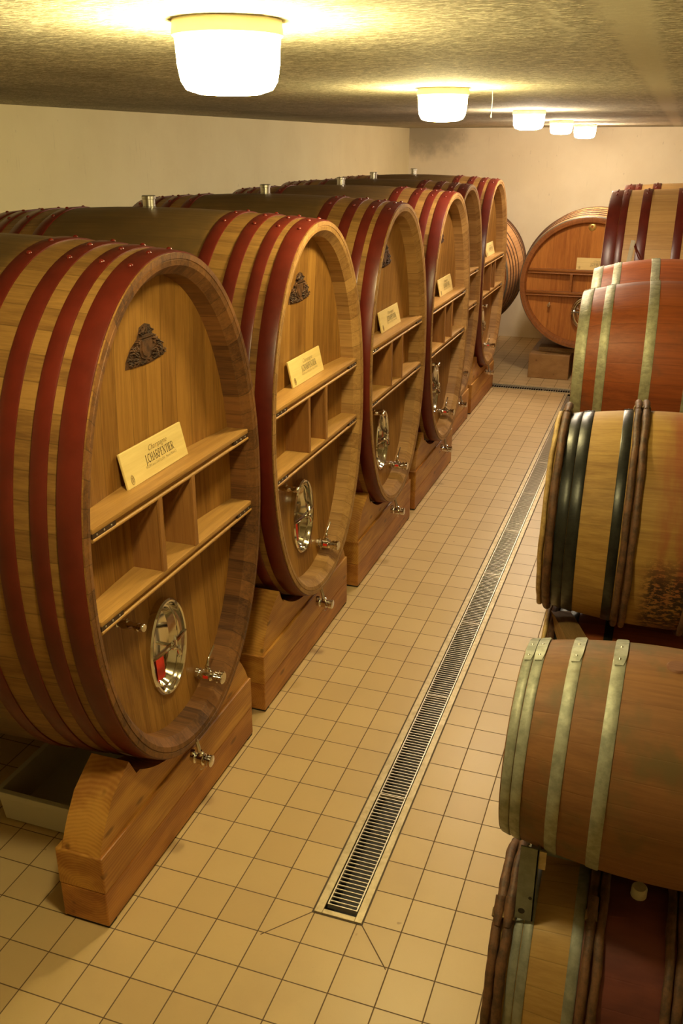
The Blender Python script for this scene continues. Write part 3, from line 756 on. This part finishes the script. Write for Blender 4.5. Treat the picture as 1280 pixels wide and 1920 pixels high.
# ------------------------------------------------------------------ white tub under the nearest cask
bm = bmesh.new()
x0, x1, y0, y1, h = -.925, -.30, .42, 1.22, .195
def rr(z, d):
    return [bm.verts.new(p) for p in ((x0 - d, y0 - d, z), (x1 + d, y0 - d, z), (x1 + d, y1 + d, z), (x0 - d, y1 + d, z))]
R = [rr(.005, -.02), rr(.012, -.012), rr(h - .036, .0), rr(h - .034, .014), rr(h, .014), rr(h, -.016), rr(.02, -.03)]
for A, B in zip(R, R[1:]):
    for i in range(4): bm.faces.new((A[i], A[(i + 1) % 4], B[(i + 1) % 4], B[i]))
bm.faces.new(R[0][::-1]); bm.faces.new(R[-1]); bmesh.ops.recalc_face_normals(bm, faces=bm.faces)
bmesh.ops.bevel(bm, geom=bm.edges[:], offset=.002, segments=1, affect='EDGES')
tub = thing('plastic_tub', 'open off-white plastic tub on the floor beneath the nearest oval cask', 'tub', (-.61, .82, 0))
o = obj('tub_shell', bm, M['tub'], tub); o.location = (.61, -.82, 0)

# ------------------------------------------------------------------ far round casks facing the aisle
def make_round_cask(label, loc):
    v = Vessel(.93, .905, 1.38, 1.9, .075, 2.0)
    t = thing('round_cask', label, 'cask', loc, -pi / 2, 'round casks against the far wall')
    obj('staves', v.body(), M['far_stave'], t, 40); obj('front_rim', v.rim(.06, .02, .03, .10), M['far_rim'], t, 35); obj('rear_rim', v.rim(.06, .02, .03, .10, end=1), M['far_rim'], t, 35)
    obj('front_head', v.head(.078, .075, .03), M['far_head'], t, 60); obj('rear_head', v.head(.078, .075, .03, end=1), M['far_head'], t, 60)
    for k, (a, b) in enumerate(((.01, .075), (.20, .225), (.34, .365), (.50, .525), (.68, .71))):
        add_hoop(v, t, a, b, M['grey_hoop'] if k == 0 else M['far_hoop'], M['brass'], ((pi / 2 - .05, .5), (pi / 2 + .06, .5)), .009, .010)
        add_hoop(v, t, 1.9 - b, 1.9 - a, M['far_hoop'], None, (), .009)
    make_shelving(v, t, -.012, (1.575, 1.265), .9, (-.215, .20), M['far_shelf'], M['far_shelf'], .03, .13, False)
    bm = bmesh.new(); lathe(bm, (-.088, 0.0, 2.16), (1, 0, 0), [(0, .055), (.012, .055), (.016, .045), (.017, .02), (.006, .016)], 28); obj('brass_bung_plate', bm, M['brass'], t, 40)
    ball_valve(t, -.11, -.50, 1.07, .10, .018, False, 'tasting_tap')
    manway(t, -.045, .0, .98, .18, .22, False)
    return t
rc = make_round_cask('round orange oak cask facing the aisle at the far end, plaque on shelf', (.87, 11.0, 0))
rc2 = dup(rc, 'round oak cask behind the last oval cask, only its flank showing', (-1.22, 11.15, 0))
def block(x0, x1, y0, y1, h, label):
    t = thing('support_block', label, 'block', ((x0 + x1) / 2, (y0 + y1) / 2, 0), 0, 'wooden support blocks under the far round casks')
    bm = bmesh.new(); hx, hy = (x1 - x0) / 2, (y1 - y0) / 2; box(bm, -hx, hx, -hy, hy, 0, h, .008); obj('timber_block', bm, M['block'], t)
block(.147, .737, 11.0, 12.6, .36, 'big sawn timber block on the floor, left under the round orange cask')
block(1.02, 1.60, 11.0, 12.6, .36, 'big sawn timber block, right under the round orange cask')
bm = bmesh.new(); box(bm, .25, 1.45, 11.25, 11.5, .36, .415)
tag(obj('cross_timber', bm, M['timber']), 'dark cross timber lying on the blocks beneath the round orange cask', 'timber')
block(-1.75, -1.35, 11.3, 12.7, .36, 'timber block left under the half hidden round cask')
block(-1.05, -.65, 11.3, 12.7, .36, 'timber block right under the half hidden round cask')
bm = bmesh.new(); box(bm, -1.7, -.7, 11.45, 11.7, .36, .41)
tag(obj('cross_timber', bm, M['timber']), 'cross timber beneath the half hidden round cask', 'timber')
make_plaque((.98, 11.075, 1.5755), -pi / 2, 'name plaque standing on the shelf of the far round cask', .56, .165, .12)

# ------------------------------------------------------------------ red hooped casks on the right
VR = Vessel(.76, 1.10, 1.64, 2.3, .045)
def make_right_cask(label, loc, rz, paper):
    t = thing('red_hooped_cask', label, 'cask', loc, rz, 'red hooped oval casks on the right')
    m = wood('honey_oak_staves' if paper else 'honey_oak_staves_2', (.56, .34, .125), (.40, .22, .075), 'x', ('ang', 44), 1.6, 1.36, .3, .42, .25)
    obj('staves', VR.body(), m, t, 40); obj('front_rim', VR.rim(), M['rim'], t, 35); obj('rear_rim', VR.rim(end=1), M['rim'], t, 35)
    obj('front_head', VR.head(.082, .105, .04), M['head'], t, 60); obj('rear_head', VR.head(.082, .105, .04, end=1), M['head'], t, 60)
    for a, b in ((.004, .130), (.132, .205), (.335, .43), (.69, .78)):
        for k in (0, 1):
            x0, x1 = (a, b) if not k else (2.3 - b, 2.3 - a)
            add_hoop(VR, t, x0, x1, M['hoop_red'], M['rivet_red'], tuple((pi / 2 + d, .5) for d in (-.12, .06, .22, -.26)))
    if paper:
        bm = bmesh.new(); p = VR.surf(.80, pi / 2 + .62, .004); box(bm, -.05, .05, -.002, .002, -.04, .04); o = obj('paper_label', bm, new_mat('yellow_green_paper', (.62, .68, .22), .7), t); o.location = p; o.rotation_euler = (-.45, 0, 0)
    return t
make_right_cask('nearer right-hand oval cask with dark red hoops and glossy front edge', (1.255, 8.45, 0), pi, True)
make_right_cask('farther right-hand oval cask with dark red hoops, against the far end', (1.30, 10.10, 0), pi, False)
for y, l in ((8.5, 'nearer'), (10.12, 'farther')):
    c = dup(cr0, 'front timber cradle under the %s red hooped cask on the right' % l, (1.30, y, -.0), pi)
    c = dup(cr0, 'rear timber cradle under the %s red hooped cask on the right' % l, (3.02, y, -.0), pi)

# ------------------------------------------------------------------ barrels on the right
def chestnut(v, t, xm, r, mat, knot=None, name='chestnut_hoop', seg=96, seed=1, jag=0.0):
    rn = random.Random(seed); bm = bmesh.new(); pts = []; rad = []
    ph = [rn.random() * 6 for _ in range(4)]
    for i in range(seg):
        th = 2 * pi * i / seg
        w_ = .0013 * (sin(7 * th + ph[0]) + sin(13 * th + ph[1]))
        p = v.surf(max(.002, xm + w_), th, r * .75); pts.append(p); rad.append(r * (1 + .05 * sin(11 * th + ph[2]) + .04 * sin(29 * th + ph[3])))
    tube(bm, pts, rad, 10, True); h = obj(name, bm, mat, t, 50)
    if knot:
        for th in knot:
            bm = bmesh.new(); q = []
            for k in range(6):
                a = th - .035 + .014 * k; cen = v.surf(xm, a, r * .75)
                out = (v.surf(xm, a, r * .75 + .1) - cen).normalized(); ax = Vector((1, 0, 0)); R_ = r * 1.22
                tube(bm, [cen + R_ * (cos(j * pi / 6) * out + sin(j * pi / 6) * ax) for j in range(12)], .0035, 6, True)
            obj('cane_binding', bm, M['cane'], h, 60)
        bm = bmesh.new(); th = knot[0]       # overlapping rod end sticking up over the hoop
        a, b, c_ = v.surf(xm, th - .12, r * 1.3), v.surf(xm, th + .04, r * 1.8), v.surf(xm, th + .14, r * 2.3)
        tube(bm, [a, b, c_], [r * .7, r * 1.15, r * 1.15], 10); obj('hoop_end', bm, mat, h, 50)
    return h
def make_barrel(name, label, loc, rz, R, half, mat, hoops, rim_mat=None, belly=.055, group=None, bung=None, zc=None):
    zc = zc if zc is not None else R + belly
    v = Vessel(R, R, zc, half * 2, belly, 2.0)
    t = thing(name, label, 'barrel', loc, rz, group)
    obj('staves', v.body(seg=96), mat, t, 40)
    for e in (0, 1):
        obj(('front_rim', 'rear_rim')[e], v.rim(.022, .006, .01, .05, 96, e), rim_mat or mat, t, 35)
        obj(('front_head', 'rear_head')[e], v.head(.026, .035, .0, 96, e), M['head_old'], t, 60)
    seed = 1
    for e in (0, 1):
        for hp in hoops:
            k, a, b = hp[:3]
            x0, x1 = (a, b) if not e else (half * 2 - b, half * 2 - a)
            if k in ('galv', 'galv_dent', 'galv_dark', 'black_hoop'):
                jt = hp[3] if len(hp) > 3 else None
                jt = jt if not e else None
                add_hoop(v, t, x0, x1, M[k], M['steel'] if k != 'black_hoop' else None, [(jt[0] + d * (jt[1] - jt[0]), .5) for d in (.13, .46)] if jt else (), .004, .0065, jt)
            else:
                seed += 1
                chestnut(v, t, (x0 + x1) / 2, (b - a) / 2, M[k], hp[3] if len(hp) > 3 and not e else None, seed=seed)
    if bung is not None:
        bm = bmesh.new(); p = v.surf(half, bung[0]); q = v.surf(half, bung[0], .1); lathe(bm, p - (q - p).normalized() * .005, q - p, [(0, bung[1]), (bung[2], bung[1] * .97), (bung[2] + .006, bung[1] * .8)], 24); obj('bung', bm, bung[3], t, 40)
    return t, v
# hoop joints: camera side of the top is theta slightly above pi/2 (local frame turned by pi)
J = (pi / 2 + .40, pi / 2 + .62)
M['bung_wood'] = wood('stained_bung', (.20, .09, .05), (.12, .05, .03), 'x', rough=.6)
m = wood('wine_stained_staves_pale_ends', (.40, .25, .085), (.27, .155, .05), 'x', ('ang', 26), .39, 1, .35, .5, .15)
_t = NT(m); _old = _t.bsdf.inputs['Base Color'].links[0].from_socket
_n = _t.noise(_t.scl(_t.obj, (2, 6, 6)), 1.5, 4)
_t.color(_t.mix(_t.ramp(_t.m('MULTIPLY', _t.x, -1.0), .255, .30), _old, _t.mix(_t.ramp(_n, .35, .7), (.15, .042, .034), (.085, .024, .024))))
M['barrel_B'] = m
M['silicone'] = new_mat('cream_silicone', (.45, .40, .28), .5)
JA = (pi / 2 - .17, pi / 2 + .50)
make_barrel('wine_barrel', 'tan barrel with grey galvanised hoops, upper one of the nearest right stack', (1.665, .074, .985), pi - .017, .315, .463, M['barrel_A'],
            [('galv', .003, .033, JA), ('galv', .035, .068, JA), ('galv', .146, .184, JA), ('galv', .275, .315, JA)], group='small barrels stacked nearest on the right', bung=(pi / 2 - .06, .034, .004, M['bung_wood']), zc=.389)
make_barrel('wine_barrel', 'wine-stained barrel with chestnut and grey hoops, lower one of the nearest right stack', (1.666, -.027, .17), pi + .014, .318, .445, M['barrel_B'],
            [('chestnut', .000, .032, (pi / 2 - .55,)), ('chestnut', .033, .066, (pi / 2 - .55,)), ('galv_dark', .070, .099), ('galv_dark', .101, .132), ('galv_dark', .252, .288), ('chestnut', .292, .322, (pi / 2 - .42,)), ('chestnut', .325, .355)], group='small barrels stacked nearest on the right', bung=(pi / 2 - .10, .026, .035, M['silicone']), zc=.397)
# galvanised rack under each of the two
def make_rack(loc, label, ztop, legs):
    t = thing('barrel_rack', label, 'rack', loc, 0, 'steel racks of the nearest barrel stack')
    for x in (.14, .78):
        bm = bmesh.new()
        if legs:      # thin saddle strips bent round the upper barrel
            for k in range(14):
                a0, a1 = [math.radians(-38 + 76 * q / 14) for q in (k, k + 1)]
                prism(bm, [(.376 * sin(a0), .425 - .376 * cos(a0)), (.376 * sin(a1), .425 - .376 * cos(a1)), (.383 * sin(a1), .425 - .383 * cos(a1)), (.383 * sin(a0), .425 - .383 * cos(a0))], 'x', x - .06 if x < .3 else x, (x - .06 if x < .3 else x) + .05)
        else:
            box(bm, x, x + .05, -.36, .36, .0, .010); box(bm, x, x + .006, -.36, .36, .0, .045); box(bm, x + .044, x + .05, -.36, .36, .0, .045)
        cc = obj('cross_channel', bm, M['grey_steel'], t)
        if not legs:
            for s in (-1, 1):
                bm = bmesh.new(); prism(bm, [(s * .36, .045), (s * .22, .045), (s * .235, ztop * .55), (s * .33, ztop), (s * .36, ztop)], 'x', x + .002, x + .048); obj('cradle_wedge', bm, M['grey_steel'], t)
    if legs:
        for y in (-.28, .275):
            bm = bmesh.new(); box(bm, .062, .120, y, y + .006, -legs, .21, .001); box(bm, .114, .120, y, y + .05, -legs, .21, .001)
            l = obj('rack_leg', bm, M['grey_steel'], t)
            bm = bmesh.new(); lathe(bm, (.082, y + .001, -legs + .035), (0, -1, 0), [(0, .011), (.002, .011)], 16); lathe(bm, (.106, y + .001, -legs + .095), (0, -1, 0), [(0, .006), (.002, .006)], 12); obj('bolt_hole', bm, M['rubber'], l)
    if legs:
        bm = bmesh.new(); box(bm, .100, .142, -.262, -.256, .12, .190); obj('rack_tab', bm, M['channel'], t)
    for y in (-.07, .03):
        bm = bmesh.new(); box(bm, .10, .85, y, y + .045, .012, .040); obj('side_rail', bm, M['grey_steel'], t)
    return t
make_rack((1.675, .06, .955), 'grey steel rack with drilled leg holding up the tan barrel', .16, .085)
make_rack((1.665, -.027, .004), 'grey steel rack on the floor under the wine-stained barrel', .24, 0)

KN = (pi / 2 + .13,)
HC = [('chestnut_pale', .000, .024), ('chestnut', .028, .064, KN), ('black_hoop', .066, .119), ('black_hoop', .120, .172, (pi / 2 + .19, pi / 2 + .30)), ('black_hoop', .308, .352, (pi / 2 + .19, pi / 2 + .30)), ('chestnut', .356, .388, KN), ('chestnut', .392, .424, KN)]
GC = 'big old barrels of the second right stack'
make_barrel('old_barrel', 'big golden barrel with black iron and chestnut hoops, mould stained belly, upper', (1.526, 1.857, .978), pi + .03, .468, .541, M['barrel_C'], HC, M['barrel_C'], .06, GC, zc=.53)
make_barrel('old_barrel', 'big barrel with chestnut hoops beneath the golden one, lower in the stack', (1.56, 1.93, .05), pi + .0, .40, .541, M['barrel_D'], HC[:3] + [('black_hoop', .120, .172), ('black_hoop', .308, .352)], M['barrel_C'], .05, GC, zc=.45)
bm = bmesh.new()
prism(bm, [(-.30, 0), (.30, 0), (.27, .05), (.12, .075), (-.10, .10), (-.26, .12), (-.30, .10)], 'x', -.05, .05)
o = obj('wooden_chock', bm, M['timber']); o.location = (1.70, 1.62, .90); o.rotation_euler = (-.1, 0, .25)
tag(o, 'rough pale wooden chock wedged beneath the golden barrel', 'chock')
HD = [('galv_dent', .002, .078, (pi / 2 + .07, pi / 2 + .16)), ('galv_dent', .160, .222, (pi / 2 + .07, pi / 2 + .16)), ('galv_dent', .452, .520, (pi / 2 + .07, pi / 2 + .16))]
make_barrel('large_barrel', 'big reddish barrel with dented silvery hoops, right behind the golden barrel', (1.385, 4.38, 1.095), pi + .035, .515, .625, M['barrel_D'], HD, M['barrel_D'], .10, 'big reddish barrels with silvery hoops', zc=.615)
make_barrel('large_barrel', 'reddish barrel with silvery hoops behind the dented one, only its top showing', (1.353, 5.60, 1.125), pi + .04, .505, .625, M['barrel_D'], HD, M['barrel_D'], .10, 'big reddish barrels with silvery hoops', zc=.615)
for (x, y, rz, l) in ((1.42, 4.38, .03, 'dented silvery-hooped barrel'), (1.40, 5.60, .03, 'farther silvery-hooped barrel')):
    make_barrel('large_barrel', 'lower big barrel carrying the %s, hidden in shade' % l, (x, y, .07), pi + rz, .42, .57, M['barrel_D'], HD[:2], M['barrel_D'], .05, 'lower big barrels', zc=.47)
def sleeper(x0, x1, y0, y1, z0, z1, label):
    bm = bmesh.new(); box(bm, x0, x1, y0, y1, z0, z1, .004); tag(obj('support_timber', bm, M['timber']), label, 'timber', 'timbers carrying the right-hand barrels')
sleeper(1.75, 1.87, 1.45, 6.3, 0, .07, 'long timber on the floor along the aisle under the right-hand barrels')
sleeper(2.3, 2.42, 1.45, 6.5, 0, .07, 'long timber on the floor deeper under the right-hand barrels')
sleeper(1.70, 1.82, 4.1, 6.2, 1.01, 1.085, 'timber between lower and upper silvery-hooped barrels, aisle side')
sleeper(2.25, 2.37, 4.2, 6.4, 1.01, 1.085, 'timber between lower and upper silvery-hooped barrels, far side')

# pale board and strap standing up behind the reddish barrels
bm = bmesh.new(); box(bm, -.022, .022, -.012, .012, 0, 2.345, .002)
t = thing('upright_board', 'narrow pale upright board leaning behind the reddish barrels', 'board', (1.297, 7.35, 0.002)); o = obj('board', bm, M['board'], t); t.rotation_euler = (0, .12, 0)
for z in (2.10, 2.26):
    bm = bmesh.new(); lathe(bm, (-.012, -.012, z), (0, -1, 0), [(0, .008), (.006, .006)], 10); obj('screw', bm, M['steel'], t)
bm = bmesh.new(); tube(bm, [(1.58, 7.35, 2.33), (1.62, 7.36, 2.24), (1.68, 7.37, 2.14), (1.78, 7.38, 2.04)], .008, 8); tube(bm, [(1.59, 7.34, 2.28), (1.64, 7.35, 2.17), (1.72, 7.36, 2.07)], .006, 8)
tag(obj('red_hose', bm, M['hoop_red']), 'short dark red hose hanging beside the upright pale board', 'hose')
bm = bmesh.new(); tube(bm, [(.96, 2.7, ZC), (.962, 2.7, ZC - .06), (.960, 2.7, ZC - .11)], .0012, 5); lathe(bm, (.960, 2.7, ZC - .13), (0, 0, 1), [(0, .003), (.01, .004), (.02, .001)], 8)
tag(obj('hanging_string', bm, M['lamp_base']), 'thin string dangling from the ceiling right of the second lamp', 'string')
